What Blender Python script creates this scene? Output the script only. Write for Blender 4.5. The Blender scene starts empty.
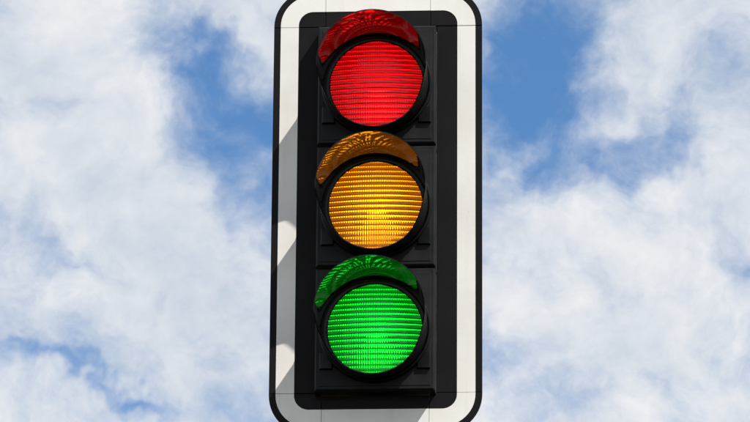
import bpy, math, random
from mathutils import Vector, Matrix
R_ = math.radians
random.seed(7)
sc = bpy.context.scene
COL = sc.collection

# ------------------------------------------------------------------ camera
CZ = 4.60                                   # height of the middle lamp's axis above the ground
YAW, PITCH, DIST, ROLL = R_(3.2), R_(20.0), 10.0, R_(0.42)
TARGET = Vector((-0.0035, 0.0, CZ + 0.0005))
tocam = Vector((math.sin(YAW) * math.cos(PITCH), -math.cos(YAW) * math.cos(PITCH), -math.sin(PITCH)))
cam_d = bpy.data.cameras.new('camera')
cam = bpy.data.objects.new('camera', cam_d)
COL.objects.link(cam)
cam.location = TARGET + tocam * DIST
cam.rotation_mode = 'QUATERNION'
q = (-tocam).to_track_quat('-Z', 'Y')
cam.rotation_quaternion = q @ Matrix.Rotation(ROLL, 4, 'Z').to_quaternion()
cam_d.sensor_width = 36.0
cam_d.lens = 36.0 * DIST / 1.53
cam_d.clip_end = 2000.0
sc.camera = cam

# ------------------------------------------------------------------ sun
light_dir = Vector((-1.0, 0.74, -1.60)).normalized()     # the way the sunlight travels
sun_d = bpy.data.lights.new('sun', 'SUN')
sun_d.energy = 5.0
sun_d.angle = R_(0.53)
sun_d.color = (1.0, 0.95, 0.88)
sun = bpy.data.objects.new('sun', sun_d)
COL.objects.link(sun)
sun.location = (3, -4, 9)
sun.rotation_euler = light_dir.to_track_quat('-Z', 'Y').to_euler()
SUN_EL = math.asin(-light_dir.z)
SUN_ROT = math.atan2(-light_dir.x, -light_dir.y)

# ------------------------------------------------------------------ exposure and renderer
sc.view_settings.view_transform = 'Standard'
sc.view_settings.look = 'None'
sc.view_settings.exposure = 0.22
sc.view_settings.gamma = 1.0
sc.view_settings.use_curve_mapping = False
sc.render.engine = 'CYCLES'
sc.cycles.max_bounces = 16
sc.cycles.transmission_bounces = 14
sc.cycles.glossy_bounces = 6
sc.cycles.use_denoising = True
sc.cycles.blur_glossy = 0.3
sc.cycles.sample_clamp_indirect = 12.0

# ------------------------------------------------------------------ node helpers
class NT:
    def __init__(s, tree):
        s.t = tree; s.n = tree.nodes; s.l = tree.links
    def node(s, typ, **kw):
        n = s.n.new(typ)
        for k, v in kw.items():
            if k == 'inp':
                for kk, vv in v.items():
                    s.put(n.inputs[kk], vv)
            else:
                setattr(n, k, v)
        return n
    def put(s, sock, v):
        if isinstance(v, bpy.types.NodeSocket):
            s.l.new(v, sock)
        else:
            sock.default_value = v
    def math(s, op, a, b=None, c=None, clamp=False):
        n = s.n.new('ShaderNodeMath'); n.operation = op; n.use_clamp = clamp
        for i, v in enumerate((a, b, c)):
            if v is not None:
                s.put(n.inputs[i], v)
        return n.outputs[0]
    def vmath(s, op, a, b=None, out=0):
        n = s.n.new('ShaderNodeVectorMath'); n.operation = op
        s.put(n.inputs[0], a)
        if b is not None:
            s.put(n.inputs[1], b)
        return n.outputs[out]
    def noise(s, vec, scale, detail=4.0, rough=0.55, dist=0.0):
        n = s.node('ShaderNodeTexNoise', inp={'Vector': vec, 'Scale': scale, 'Detail': detail, 'Roughness': rough, 'Distortion': dist})
        return n
    def ramp(s, v, lo, hi, smooth=True, to=(0.0, 1.0)):
        n = s.n.new('ShaderNodeMapRange')
        n.interpolation_type = 'SMOOTHSTEP' if smooth else 'LINEAR'
        s.put(n.inputs[0], v)
        s.put(n.inputs[1], lo); s.put(n.inputs[2], hi); s.put(n.inputs[3], to[0]); s.put(n.inputs[4], to[1])
        return n.outputs[0]
    def mix(s, fac, a, b):
        n = s.n.new('ShaderNodeMix'); n.data_type = 'RGBA'
        s.put(n.inputs[0], fac); s.put(n.inputs[6], a); s.put(n.inputs[7], b)
        return n.outputs[2]

# ------------------------------------------------------------------ sky with broken cloud
world = bpy.data.worlds.new('World')
sc.world = world
world.use_nodes = True
w = NT(world.node_tree)
w.n.clear()
sky = w.node('ShaderNodeTexSky', sky_type='NISHITA', sun_disc=False, sun_elevation=SUN_EL, sun_rotation=SUN_ROT,
             altitude=50.0, air_density=1.0, dust_density=0.0, ozone_density=4.5)
deep = w.node('ShaderNodeHueSaturation', inp={'Saturation': 1.16, 'Value': 1.0, 'Color': sky.outputs[0]})
bg_sky = w.node('ShaderNodeBackground', inp={'Color': deep.outputs[0], 'Strength': 0.120})
direction = w.node('ShaderNodeTexCoord').outputs['Generated']
# compass bearing / height of the sky ahead, in degrees
B_AZ, B_EL = YAW, PITCH
fwd = Vector((-math.sin(B_AZ) * math.cos(B_EL), math.cos(B_AZ) * math.cos(B_EL), math.sin(B_EL)))
right = fwd.cross(Vector((0, 0, 1))).normalized()
up = right.cross(fwd)
deg = 180 / math.pi
# swirl the directions a little so that no cloud edge is a clean curve
warp = w.vmath('SUBTRACT', w.noise(direction, 22.0, 5.0, 0.6).outputs['Color'], (0.5, 0.5, 0.5))
wdir = w.vmath('ADD', direction, w.vmath('MULTIPLY', warp, (0.050, 0.050, 0.050)))
u = w.math('MULTIPLY', w.vmath('DOT_PRODUCT', wdir, tuple(right), out=1), deg)
v = w.math('MULTIPLY', w.vmath('DOT_PRODUCT', wdir, tuple(up), out=1), deg)
# clear gaps (negative) and thick banks (positive): bearing, height, half-widths in degrees, tilt, weight
BANKS = [(-1.85, 1.25, 0.75, 0.60, 0, -1.15), (-2.35, 2.0, 0.75, 0.55, -20, -0.95), (-2.95, 2.4, 0.35, 0.4, 0, -0.5),
         (-1.50, 0.70, 0.35, 0.55, 10, -0.65), (-1.40, -0.05, 0.24, 0.34, 0, -0.75), (-1.62, 1.98, 0.60, 0.13, -28, 0.80), (-2.15, 1.70, 0.30, 0.12, -20, 0.5), (-1.30, 2.50, 0.45, 0.16, 0, 0.9),
         (2.00, 2.10, 0.62, 0.80, -8, -1.35), (1.95, 1.20, 0.55, 0.50, 0, -0.95), (2.52, 0.62, 0.50, 0.45, -20, -1.30), (1.42, 1.75, 0.28, 0.8, 0, -0.45),
         (1.75, 0.95, 0.40, 0.14, 35, 0.45), (3.30, 0.50, 0.42, 0.28, 20, -1.05), (3.75, 0.90, 0.28, 0.36, 0, -0.80), (3.05, 1.45, 0.22, 0.22, 0, -0.5), (4.30, 1.75, 0.28, 0.40, 0, -0.55), (3.05, -0.85, 0.40, 0.18, 0, -0.40),
         (4.25, -0.75, 0.25, 0.18, 0, -0.60), (-3.95, -1.60, 0.60, 0.10, -18, -0.85), (-2.92, -2.06, 0.50, 0.09, -25, -0.95),
         (-3.40, -0.57, 0.42, 0.24, -30, -0.55), (-4.1, 1.2, 0.6, 0.15, -15, -0.35), (1.45, -1.70, 0.34, 0.22, 0, -0.85), (1.75, -2.2, 0.6, 0.25, 0, -0.35),
         (-3.9, 2.0, 0.9, 0.9, 0, 0.35), (3.35, 2.1, 0.45, 0.6, 0, 0.45), (-2.9, 0.1, 1.4, 0.6, -25, 0.45), (-3.0, 0.85, 0.6, 0.35, -25, 0.45),
         (2.4, -0.6, 1.1, 0.6, -20, 0.40), (2.9, -1.5, 1.6, 0.8, 0, 0.30), (-2.4, -1.2, 1.2, 0.6, -20, 0.25)]
field = w.math('MULTIPLY', w.math('SUBTRACT', w.noise(wdir, 15.0, 3.0, 0.5).outputs[0], 0.44), 1.6)
for (bu, bv, ru, rv, tilt, wt) in BANKS:
    ct, st = math.cos(R_(tilt)), math.sin(R_(tilt))
    du = w.math('SUBTRACT', u, bu); dv = w.math('SUBTRACT', v, bv)
    a = w.math('DIVIDE', w.math('ADD', w.math('MULTIPLY', du, ct), w.math('MULTIPLY', dv, st)), ru)
    b = w.math('DIVIDE', w.math('SUBTRACT', w.math('MULTIPLY', dv, ct), w.math('MULTIPLY', du, st)), rv)
    e = w.math('EXPONENT', w.math('MULTIPLY', w.math('ADD', w.math('MULTIPLY', a, a), w.math('MULTIPLY', b, b)), -0.7))
    ahead = w.math('GREATER_THAN', w.vmath('DOT_PRODUCT', direction, tuple(fwd), out=1), 0.0)
    field = w.math('MULTIPLY_ADD', w.math('MULTIPLY', e, ahead), wt * 1.12, field)
swirl = w.vmath('ADD', direction, w.vmath('MULTIPLY', warp, (0.022, 0.022, 0.022)))
tosun = right * 0.0045 + up * 0.0065                    # the sunlit side of each billow
def billow(vec):
    a_ = w.noise(vec, 46.0, 8.0, 0.60, 0.35).outputs[0]
    b_ = w.noise(vec, 135.0, 6.0, 0.62).outputs[0]
    return w.math('MULTIPLY_ADD', w.math('SUBTRACT', b_, 0.5), 0.42, w.math('SUBTRACT', a_, 0.5))
fine = billow(swirl)
fine_sun = billow(w.vmath('ADD', swirl, tuple(tosun)))
# streaky high veil drawn out along one bearing
along = (right * 0.86 - up * 0.5).normalized(); across = (right * 0.5 + up * 0.86).normalized()
strk = w.node('ShaderNodeCombineXYZ', inp={0: w.math('MULTIPLY', w.vmath('DOT_PRODUCT', swirl, tuple(along), out=1), 26.0),
                                           1: w.math('MULTIPLY', w.vmath('DOT_PRODUCT', swirl, tuple(across), out=1), 78.0),
                                           2: w.math('MULTIPLY', w.vmath('DOT_PRODUCT', swirl, tuple(fwd), out=1), 26.0)})
veil = w.noise(strk.outputs[0], 1.0, 7.0, 0.62).outputs[0]
dens = w.math('MULTIPLY_ADD', fine, 2.7, w.math('MULTIPLY_ADD', w.math('SUBTRACT', veil, 0.5), 1.5, field))
cover = w.ramp(dens, -1.75, 0.62)
veil_a = w.ramp(w.math('MULTIPLY_ADD', field, 0.11, veil), 0.40, 0.85, to=(0.0, 0.35))
cover = w.math('SUBTRACT', 1.0, w.math('MULTIPLY', w.math('SUBTRACT', 1.0, cover), w.math('SUBTRACT', 1.0, veil_a)))
cover = w.math('MULTIPLY', cover, 0.975)
relief = w.math('MULTIPLY', w.math('SUBTRACT', fine, fine_sun), 1.35)
thick = w.ramp(w.noise(swirl, 24.0, 5.0, 0.55).outputs[0], 0.30, 0.72)
shade = w.math('ADD', w.math('MULTIPLY_ADD', thick, 0.62, 0.26), relief, clamp=True)
cloud_col = w.mix(shade, (0.60, 0.68, 0.79, 1), (0.93, 0.94, 0.955, 1))
bg_cloud = w.node('ShaderNodeBackground', inp={'Color': cloud_col, 'Strength': 0.80})
zz = w.node('ShaderNodeSeparateXYZ', inp={0: direction}).outputs[2]
above = w.ramp(zz, -0.01, 0.05)
ms = w.node('ShaderNodeMixShader', inp={0: w.math('MULTIPLY', cover, above), 1: bg_sky.outputs[0], 2: bg_cloud.outputs[0]})
w.node('ShaderNodeOutputWorld', inp={0: ms.outputs[0]})

# ------------------------------------------------------------------ materials
def material(name):
    m = bpy.data.materials.new(name); m.use_nodes = True
    t = NT(m.node_tree); t.n.clear()
    p = t.node('ShaderNodeBsdfPrincipled')
    out = t.node('ShaderNodeOutputMaterial', inp={0: p.outputs[0]})
    return m, t, p, out

def black_plastic(name, base, rough, dust=0.35, bump=0.12, gscale=900.0, spec=0.5):
    m, t, p, out = material(name)
    co = t.node('ShaderNodeTexCoord').outputs['Object']
    d = t.noise(co, 9.0, 6.0, 0.65).outputs[0]
    streak = t.noise(t.vmath('MULTIPLY', co, (60.0, 60.0, 5.0)), 1.0, 4.0, 0.6).outputs[0]
    amt = t.math('MULTIPLY', t.ramp(t.math('MULTIPLY_ADD', streak, 0.45, d), 0.58, 1.0), dust)
    t.put(p.inputs['Base Color'], t.mix(amt, (*base, 1), (0.16, 0.15, 0.14, 1)))
    t.put(p.inputs['Roughness'], t.ramp(d, 0.3, 0.75, to=(rough - 0.08, rough + 0.14)))
    p.inputs['Specular IOR Level'].default_value = spec
    g = t.noise(co, gscale, 2.0, 0.5).outputs[0]
    big = t.noise(co, 22.0, 2.0, 0.5).outputs[0]
    b = t.node('ShaderNodeBump', inp={'Strength': bump, 'Distance': 0.0006, 'Height': t.math('MULTIPLY_ADD', big, 1.6, g)})
    t.put(p.inputs['Normal'], b.outputs[0])
    return m

M_BOARD = black_plastic('board black enamel', (0.0098, 0.0088, 0.0096), 0.50, 0.012, spec=0.08)
M_HOUSE = black_plastic('housing black plastic', (0.0105, 0.0103, 0.0112), 0.44, 0.07, bump=0.2, spec=0.14)
M_BEZEL = black_plastic('bezel black rubber', (0.003, 0.003, 0.003), 0.28, 0.006, spec=0.25)
M_POLE = black_plastic('pole black paint', (0.02, 0.02, 0.02), 0.4, 0.3)

# visor: smooth glossy black moulding
M_VISOR, t, p, _ = material('visor gloss black plastic')
co = t.node('ShaderNodeTexCoord').outputs['Object']
p.inputs['Base Color'].default_value = (0.012, 0.012, 0.012, 1)
p.inputs['Specular IOR Level'].default_value = 0.7
p.inputs['IOR'].default_value = 2.6
t.put(p.inputs['Roughness'], t.ramp(t.noise(co, 30.0, 4.0, 0.6).outputs[0], 0.3, 0.8, to=(0.025, 0.07)))
wav = t.noise(t.vmath('MULTIPLY', co, (38.0, 16.0, 38.0)), 1.0, 1.5, 0.5).outputs[0]
t.put(p.inputs['Normal'], t.node('ShaderNodeBump', inp={'Strength': 0.08, 'Distance': 0.004, 'Height': wav}).outputs[0])

# white retroreflective sheeting
M_WHITE, t, p, _ = material('white reflective sheeting')
co = t.node('ShaderNodeTexCoord').outputs['Object']
grime = t.noise(co, 7.0, 6.0, 0.65).outputs[0]
run = t.noise(t.vmath('MULTIPLY', co, (45.0, 45.0, 3.0)), 1.0, 5.0, 0.6).outputs[0]
c = t.mix(t.ramp(grime, 0.35, 0.8), (0.83, 0.81, 0.775, 1), (0.74, 0.715, 0.675, 1))
c = t.mix(t.math('MULTIPLY', t.ramp(run, 0.5, 0.85), 0.35), c, (0.55, 0.53, 0.48, 1))
spots = t.ramp(t.noise(co, 140.0, 3.0, 0.6).outputs[0], 0.66, 0.74)
c = t.mix(t.math('MULTIPLY', spots, 0.30), c, (0.42, 0.40, 0.36, 1))
t.put(p.inputs['Base Color'], c)
p.inputs['Roughness'].default_value = 0.45
cells = t.node('ShaderNodeTexVoronoi', inp={'Vector': co, 'Scale': 330.0}).outputs[0]
t.put(p.inputs['Normal'], t.node('ShaderNodeBump', inp={'Strength': 0.06, 'Distance': 0.0008, 'Height': cells}).outputs[0])

def glass(name, tint, rough, glow, glow_strength):
    m, t, p, _ = material(name)
    p.inputs['Base Color'].default_value = (*tint, 1)
    p.inputs['Transmission Weight'].default_value = 1.0
    p.inputs['IOR'].default_value = 1.49
    p.inputs['Roughness'].default_value = rough
    p.inputs['Emission Color'].default_value = (*glow, 1)
    p.inputs['Emission Strength'].default_value = glow_strength
    return m

M_MIRROR, t, p, _ = material('aluminised reflector')
p.inputs['Base Color'].default_value = (0.9, 0.9, 0.88, 1)
p.inputs['Metallic'].default_value = 1.0
p.inputs['Roughness'].default_value = 0.10
M_BULB, t, p, _ = material('lit frosted bulb')
p.inputs['Base Color'].default_value = (0.8, 0.8, 0.8, 1)
p.inputs['Emission Color'].default_value = (1.0, 0.86, 0.66, 1)
p.inputs['Emission Strength'].default_value = 5.0

# ------------------------------------------------------------------ mesh helpers
def mesh_obj(name, verts, faces, mat, parent, smooth=False, sharp_deg=35.0):
    me = bpy.data.meshes.new(name)
    me.from_pydata([tuple(x) for x in verts], [], faces)
    me.validate(); me.update()
    if smooth:
        me.polygons.foreach_set('use_smooth', [True] * len(me.polygons))
        me.set_sharp_from_angle(angle=R_(sharp_deg))
    me.materials.append(mat)
    o = bpy.data.objects.new(name, me)
    COL.objects.link(o)
    if parent is not None:
        o.parent = parent
    return o

def fix_normals(o):
    import bmesh
    bm = bmesh.new(); bm.from_mesh(o.data)
    bmesh.ops.recalc_face_normals(bm, faces=bm.faces)
    bm.to_mesh(o.data); bm.free()

def solid_outline(name, pts, y_front, y_back, mat, parent, bevel=0.0):
    """closed prism: outline pts (x, z), front at y_front (towards the viewer), small chamfer on the front edge"""
    n = len(pts)
    rings = []
    if bevel > 0:
        inner = inset(pts, bevel)
        rings.append([(x, y_front, z) for x, z in inner])
        rings.append([(x, y_front + bevel, z) for x, z in pts])
    else:
        rings.append([(x, y_front, z) for x, z in pts])
    rings.append([(x, y_back, z) for x, z in pts])
    v = [p for r in rings for p in r]
    f = []
    for k in range(len(rings) - 1):
        for i in range(n):
            j = (i + 1) % n
            f.append((k * n + i, k * n + j, (k + 1) * n + j, (k + 1) * n + i))
    f.append(tuple(range(n))[::-1])
    f.append(tuple((len(rings) - 1) * n + i for i in range(n)))
    o = mesh_obj(name, v, f, mat, parent)
    fix_normals(o)
    return o

def inset(pts, d):
    n = len(pts); out = []
    area = sum(pts[i][0] * pts[(i + 1) % n][1] - pts[(i + 1) % n][0] * pts[i][1] for i in range(n))
    sg = 1 if area > 0 else -1
    for i in range(n):
        p0, p1, p2 = Vector(pts[i - 1]), Vector(pts[i]), Vector(pts[(i + 1) % n])
        d1 = (p1 - p0).normalized(); d2 = (p2 - p1).normalized()
        n1 = Vector((-d1.y, d1.x)) * sg; n2 = Vector((-d2.y, d2.x)) * sg
        nn = (n1 + n2)
        nn = nn / max(0.3, (1 + n1.dot(n2)))
        out.append((p1.x + nn.x * d, p1.y + nn.y * d))
    return out

def lathe(name, profile, mat, parent, segs=96, smooth=True, sharp=35.0, center=(0, 0, 0), closed=True):
    """profile of (radius, y) turned round the y axis"""
    v = []; f = []; n = len(profile)
    for s in range(segs):
        a = 2 * math.pi * s / segs
        for r, y in profile:
            v.append((center[0] + r * math.sin(a), center[1] + y, center[2] + r * math.cos(a)))
    for s in range(segs):
        t_ = (s + 1) % segs
        for k in range(n if closed else n - 1):
            m_ = (k + 1) % n
            f.append((s * n + k, s * n + m_, t_ * n + m_, t_ * n + k))
    o = mesh_obj(name, v, f, mat, parent, smooth, sharp)
    fix_normals(o)
    return o

# ------------------------------------------------------------------ the traffic light
root = bpy.data.objects.new('traffic_light', None)
COL.objects.link(root)
root.location = (0, 0, 0)
root['label'] = 'black three-lamp traffic light with red, amber and green lit, on a white-bordered backing board'
root['category'] = 'traffic light'

PITCH_Z = 0.2645            # lamp spacing
MOD_W, MOD_H = 0.2425, 0.2597
Y_FRONT = -0.034            # face of the housings; the board's face is at y = 0

# ---- backing board: eight sheet panels with hairline joints, each with its own strip of white sheeting
OUT_W, OUT_TOP, OUT_BOT = 0.2152, 0.4830, -0.4830
CEN = CZ + 0.0085
RO, RWO, RWI = 0.082, 0.068, 0.030
EDGE, WHITE = 0.0138, 0.0372
def rr_corner(cx, cz, r, a0, a1, n=14):
    return [(cx + r * math.cos(R_(a0 + (a1 - a0) * i / n)), cz + r * math.sin(R_(a0 + (a1 - a0) * i / n))) for i in range(n + 1)]
GAP = 0.0008
SX, SZ = 0.1085, 0.3980     # joints
JX = MOD_W / 2 + 0.0006     # inner edge of the side panels
JZ = 1.5 * PITCH_Z + 0.002
XO, ZO = OUT_W, OUT_TOP
XW, ZW = XO - EDGE, ZO - EDGE          # outer edge of the white
XI, ZI = XW - WHITE, ZW - WHITE        # inner edge of the white
def place(pts):
    return [(x, z + CEN) for x, z in pts]
def panel(pts, strip, depth=0.0):
    o = solid_outline('board_panel', place(pts), depth, depth + 0.004, M_BOARD, root, 0.0008)
    s = solid_outline('white_strip', place(strip), depth - 0.0007, depth - 0.00004, M_WHITE, o)
    return o
for sx in (-1, 1):
    # side panel
    panel([(sx * JX, -SZ + GAP), (sx * XO, -SZ + GAP), (sx * XO, SZ - GAP), (sx * JX, SZ - GAP)],
          [(sx * XI, -SZ + GAP), (sx * XW, -SZ + GAP), (sx * XW, SZ - GAP), (sx * XI, SZ - GAP)], 0.0006 * (sx + 1))
    for sz in (-1, 1):
        # corner panel
        flip = lambda ps: [(sx * x, sz * z) for x, z in ps]
        pts = [(SX + GAP / 2, SZ + GAP * 0.2), (XO, SZ + GAP * 0.2)] + rr_corner(XO - RO, ZO - RO, RO, 0, 90)[0:] + [(SX + GAP / 2, ZO)]
        st = [(XI, SZ + GAP * 0.2), (XW, SZ + GAP * 0.2)] + rr_corner(XW - RWO, ZW - RWO, RWO, 0, 90) + [(SX + GAP / 2, ZW), (SX + GAP / 2, ZI)] \
            + rr_corner(XI - RWI, ZI - RWI, RWI, 90, 0)
        def dedupe(ps):
            o = []
            for q_ in ps:
                if not o or (abs(q_[0] - o[-1][0]) + abs(q_[1] - o[-1][1])) > 1e-5:
                    o.append(q_)
            if abs(o[0][0] - o[-1][0]) + abs(o[0][1] - o[-1][1]) < 1e-5:
                o.pop()
            return o
        panel(flip(dedupe(pts)), flip(dedupe(st)), 0.0003 * (sx + 1))
for sz, zi in ((-1, -(1.5 * PITCH_Z) + 0.0024 - 0.0006 - 0.0085), (1, 1.5 * PITCH_Z - 0.0024 + 0.0006 - 0.0085)):
    panel([(-SX + GAP / 2, zi), (SX - GAP / 2, zi), (SX - GAP / 2, sz * ZO), (-SX + GAP / 2, sz * ZO)],
          [(-SX + GAP / 2, sz * ZI), (SX - GAP / 2, sz * ZI), (SX - GAP / 2, sz * ZW), (-SX + GAP / 2, sz * ZW)])
for sz in (-1, 1):
    for sx in (-1, 1):
        xa, za = (0.098, 1.5 * PITCH_Z - 0.0024 + 0.0008 - 0.0085) if sz > 0 else (0.1225, 0.386)
        for x0, x1, z0, z1 in ((xa, 0.20, za, SZ + 0.014), (SX - 0.012, SX + 0.012, SZ + 0.0145, ZO - 0.004)):
            solid_outline('joint_strap', place([(sx * x0, sz * z0), (sx * x1, sz * z0), (sx * x1, sz * z1), (sx * x0, sz * z1)]), 0.0055, 0.0085, M_BOARD, root)

# ---- lamp units
R_LENS, BULGE = 0.0985, 0.013
R_BEZ = 0.111
def dome(x, z):
    return -BULGE * (1 - (x * x + z * z) / (R_LENS * R_LENS))

# housing: box with a round mouth
def make_housing():
    hw, hh, c = MOD_W / 2, MOD_H / 2, 0.005
    N = 96
    def square(k, w_, h_):
        # point on the rectangle in direction k
        a = 2 * math.pi * k / N
        dx, dz = math.sin(a), math.cos(a)
        s = min(w_ / abs(dx) if abs(dx) > 1e-9 else 9e9, h_ / abs(dz) if abs(dz) > 1e-9 else 9e9)
        return dx * s, dz * s
    # snap the four nearest samples to the corners
    def ring_rect(w_, h_, y):
        pts = [square(k, w_, h_) for k in range(N)]
        for cx, cz in ((w_, h_), (w_, -h_), (-w_, -h_), (-w_, h_)):
            k = min(range(N), key=lambda i: (square(i, w_, h_)[0] - cx) ** 2 + (square(i, w_, h_)[1] - cz) ** 2)
            pts[k] = (cx, cz)
        return [(x, y, z) for x, z in pts]
    def ring_c(r, y):
        return [(r * math.sin(2 * math.pi * k / N), y, r * math.cos(2 * math.pi * k / N)) for k in range(N)]
    Y = Y_FRONT
    rings = [ring_c(0.101, Y + 0.10), ring_c(0.101, Y + 0.004), ring_c(0.104, Y), ring_rect(hw - 0.010, hh - 0.010, Y),
             ring_rect(hw - 0.009, hh - 0.009, Y + 0.0009), ring_rect(hw - 0.0035, hh - 0.0035, Y + 0.0009),
             ring_rect(hw, hh, Y + c), ring_rect(hw, hh, 0.13), ring_rect(hw - 0.02, hh - 0.02, 0.145)]
    v = [p_ for r in rings for p_ in r]; f = []
    for k in range(len(rings) - 1):
        for i in range(N):
            j = (i + 1) % N
            f.append((k * N + i, k * N + j, (k + 1) * N + j, (k + 1) * N + i))
    last = (len(rings) - 1) * N
    f.append(tuple(last + i for i in range(N)))
    return v, f

def make_visor():
    """open-bottomed tunnel hood with an inside and an outside wall"""
    NA, NL = 120, 14
    TH = 0.0019
    def length(th):
        a = abs(th) / math.pi * 180
        keys = [(0, 0.140), (94, 0.140), (104, 0.131), (118, 0.098), (131, 0.070), (143, 0.058), (161, 0.051), (181, 0.048)]
        for (a0, l0), (a1, l1) in zip(keys, keys[1:]):
            if a <= a1:
                return l0 + (l1 - l0) * (a - a0) / (a1 - a0)
        return keys[-1][1]
    def rad(y):
        t_ = y / 0.140
        return 0.1076 + 0.0041 * t_
    v = []; f = []
    for i in range(NA):
        th = -math.pi + 2 * math.pi * i / NA
        L = length(th)
        prof = [(rad(L * k / NL), L * k / NL) for k in range(NL + 1)]
        prof = [(r, y) for r, y in prof] + [(r - TH, y) for r, y in reversed(prof)]
        for r, y in prof:
            v.append((r * math.sin(th), Y_FRONT - y, r * math.cos(th)))
    n = 2 * (NL + 1)
    for i in range(NA):
        j = (i + 1) % NA
        for k in range(n):
            m_ = (k + 1) % n
            f.append((i * n + k, i * n + m_, j * n + m_, j * n + k))
    return v, f, [0 if NL < k < n - 1 else 1 for i in range(NA) for k in range(n)]

N_RIB = 18
RIB_P = 2 * 0.0975 / N_RIB
def make_rib(zc):
    """one horizontal cylindrical prism of the lens, following its dome"""
    zmax = max(abs(zc) - RIB_P / 2, 0.0)
    half = math.sqrt(max(R_LENS ** 2 - (abs(zc)) ** 2, 1e-6))
    NS = max(6, int(half * 2 / 0.010))
    A0, A1 = -9.0, 50.0
    hr = RIB_P / 2 - 0.00012
    rc = 2 * hr / (math.sin(R_(A1)) - math.sin(R_(A0)))
    NP = 8
    v = []; f = []
    for s in range(NS + 1):
        x = -half + 2 * half * s / NS
        for k in range(NP + 1):
            a = R_(A0 + (A1 - A0) * k / NP)
            z = zc - hr + rc * (math.sin(a) - math.sin(R_(A0)))
            v.append((x, dome(x, zc) - 0.0016 - rc * (math.cos(a) - math.cos(R_(A1))), z))
        v.append((x, dome(x, zc) - 0.0004, zc + hr)); v.append((x, dome(x, zc) - 0.0004, zc - hr))
    n = NP + 3
    for s in range(NS):
        for k in range(n):
            m_ = (k + 1) % n
            f.append((s * n + k, s * n + m_, (s + 1) * n + m_, (s + 1) * n + k))
    f.append(tuple(range(n))); f.append(tuple(NS * n + k for k in reversed(range(n))))
    return v, f

def make_lens():
    """lens body: smooth front behind the prisms, fine upright flutes on the back"""
    NX, NZ = 300, 20
    Rr = R_LENS + 0.0005
    v = []; f = []
    FL = 0.0048
    for layer in range(2):
        for i in range(NX + 1):
            x = -Rr * math.cos(math.pi * i / NX) if False else -Rr + 2 * Rr * i / NX
            h = math.sqrt(max(Rr * Rr - x * x, 0)) if 0 < i < NX else 0.002
            for k in range(NZ + 1):
                z = -h + 2 * h * k / NZ
                y = dome(x, z)
                if layer:
                    y += 0.0032 + 0.0004 * math.cos(2 * math.pi * x / FL)
                else:
                    y += 0.0006
                v.append((x, y, z))
    W_ = NZ + 1; T = (NX + 1) * W_
    for i in range(NX):
        for k in range(NZ):
            a, b, c_, d = i * W_ + k, (i + 1) * W_ + k, (i + 1) * W_ + k + 1, i * W_ + k + 1
            f.append((a, b, c_, d)); f.append((T + a, T + d, T + c_, T + b))
    for i in range(NX):
        for k, fl in ((0, 0), (NZ, 1)):
            a, b = i * W_ + k, (i + 1) * W_ + k
            f.append((a, T + a, T + b, b) if not fl else (a, b, T + b, T + a))
    for k in range(NZ):
        a = k; f.append((a, a + 1, T + a + 1, T + a))
        a = NX * W_ + k; f.append((a, T + a, T + a + 1, a + 1))
    return v, f

hv, hf = make_housing(); vv, vf, vm = make_visor(); lv, lf = make_lens()
ribs = [make_rib(-0.0975 + RIB_P * (i + 0.5)) for i in range(N_RIB)]
LENS_Y = Y_FRONT + 0.002

SIGNALS = [('red', 1, (0.74, 0.010, 0.018), (1.0, 0.004, 0.012), 0.095),
           ('amber', 0, (0.80, 0.41, 0.012), (1.0, 0.43, 0.004), 0.07),
           ('green', -1, (0.006, 0.66, 0.060), (0.002, 0.62, 0.035), 0.075)]
first = {}
def shared(name, make, mat, parent, key, smooth=False, sharp=35.0):
    if key not in first:
        o = make()
        first[key] = o
        return o
    o = first[key].copy()
    COL.objects.link(o); o.parent = parent
    return o

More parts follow.
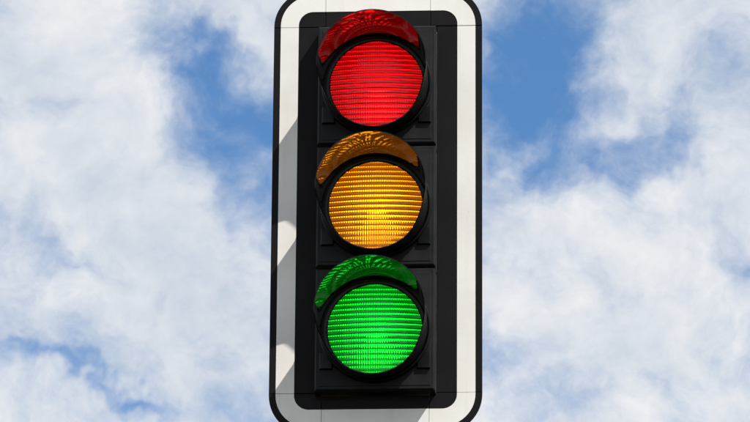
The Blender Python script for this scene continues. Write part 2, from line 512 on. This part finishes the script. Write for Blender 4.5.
for cname, k, tint, glow, gs in SIGNALS:
    z0 = CZ + k * PITCH_Z
    def at(o, y=0.0, x=0.0, dz=-0.002):
        o.location = (x, y, z0 + dz)
        return o
    def mk_h():
        o = mesh_obj('signal_housing', hv, hf, M_HOUSE, root); fix_normals(o); return o
    hs = at(shared('signal_housing', mk_h, M_HOUSE, root, 'h'), dz=0.0)
    def mk_v():
        o = mesh_obj('visor', vv, vf, M_VISOR, root, True, 40); fix_normals(o)
        o.data.materials.append(M_BEZEL); o.data.polygons.foreach_set('material_index', vm)
        return o
    vs = at(shared('visor', mk_v, M_VISOR, root, 'v'))
    vs.rotation_euler = (0, 0, R_(-1.3))
    vs['label'] = 'hood over the %s lamp, its glossy inside lit %s' % (cname, cname)
    # bezel ring
    prof = [(0.0958, Y_FRONT + 0.006), (0.0952, Y_FRONT - 0.0010), (0.0962, Y_FRONT - 0.0024), (0.0990, Y_FRONT - 0.0034), (0.1035, Y_FRONT - 0.0034),
            (0.1036, Y_FRONT - 0.0012), (0.1000, Y_FRONT - 0.0004)]
    bz = at(shared('bezel', lambda: lathe('bezel', prof, M_BEZEL, root), M_BEZEL, root, 'b'))
    prof2 = [(0.1084, Y_FRONT - 0.0004), (0.1084, Y_FRONT - 0.010), (0.1092, Y_FRONT - 0.0115), (0.1118, Y_FRONT - 0.0115), (0.1132, Y_FRONT - 0.010), (0.1134, Y_FRONT - 0.0004)]
    cl = at(shared('visor_collar', lambda: lathe('visor_collar', prof2, M_BEZEL, root), M_BEZEL, root, 'c'))
    # lens with its prisms
    g_lens = glass(cname + ' moulded lens', tint, 0.07, glow, gs)
    g_rib = glass(cname + ' lens prism', tuple(c_ ** 0.35 for c_ in tint), 0.02, glow, 0.0)
    ln = at(mesh_obj('lens', lv, lf, g_lens, root, True, 40), LENS_Y); fix_normals(ln)
    ln['label'] = 'lit round %s lens with horizontal ribs' % cname
    for rv, rf in ribs:
        rb = mesh_obj('lens_rib', rv, rf, g_rib, ln, True, 40); fix_normals(rb)
    # parabolic reflector and bulb
    F = 0.034
    def mk_r():
        pr = []
        n = 26
        for i in range(n + 1):
            r = 0.0015 + (0.0985 - 0.0015) * i / n
            pr.append((r, r * r / (4 * F)))
        ymax = pr[-1][1]
        pr = [(r, ymax - y + 0.0) for r, y in pr]          # deep at the axis (+y is away from the viewer)
        back = [(r + 0.0008, y + 0.0012) for r, y in reversed(pr)]
        return lathe('reflector', pr + back, M_MIRROR, root, segs=96)
    rf_ = at(shared('reflector', mk_r, M_MIRROR, root, 'r'), LENS_Y + 0.008)
    depth = 0.0985 ** 2 / (4 * F)
    def mk_b():
        pr = [(0.0004, -0.013), (0.005, -0.012), (0.0095, -0.008), (0.0115, -0.002), (0.0110, 0.004), (0.0085, 0.010), (0.0062, 0.016), (0.0060, 0.026), (0.0004, 0.026)]
        pr = [(r * 0.8, y * 0.8) for r, y in pr]
        return lathe('bulb', pr, M_BULB, root, segs=32, sharp=60)
    bl = at(shared('bulb', mk_b, M_BULB, root, 'bulb'), LENS_Y + 0.008 + depth - F)
    # catches at the lower corners of the lamp mouth
    for sx in (-1, 1):
        x0 = sx * 0.0985
        pts = [(x0 - 0.013, -0.086), (x0 + 0.013, -0.086), (x0 + 0.013, -0.050), (x0 - 0.013, -0.050)]
        key = 'latch%d' % sx
        if key not in first:
            first[key] = solid_outline('latch', pts, Y_FRONT - 0.006, Y_FRONT - 0.0003, M_BEZEL, hs, 0.0015)
        else:
            o = first[key].copy(); COL.objects.link(o); o.parent = hs

# ---- post behind the board and its two brackets
po = lathe('post', [(0.057, 0.0), (0.057, 5.2), (0.050, 5.215), (0.046, 5.215), (0.046, 0.0)], M_POLE, root, segs=40)
po.rotation_euler = (R_(90), 0, 0); po.location = (0, 0.30, 0)
for dz in (-0.30, 0.30):
    pts = [(-0.03, CZ + dz - 0.025), (0.03, CZ + dz - 0.025), (0.03, CZ + dz + 0.025), (-0.03, CZ + dz + 0.025)]
    solid_outline('bracket', pts, 0.1455, 0.2445, M_POLE, root, 0.003)
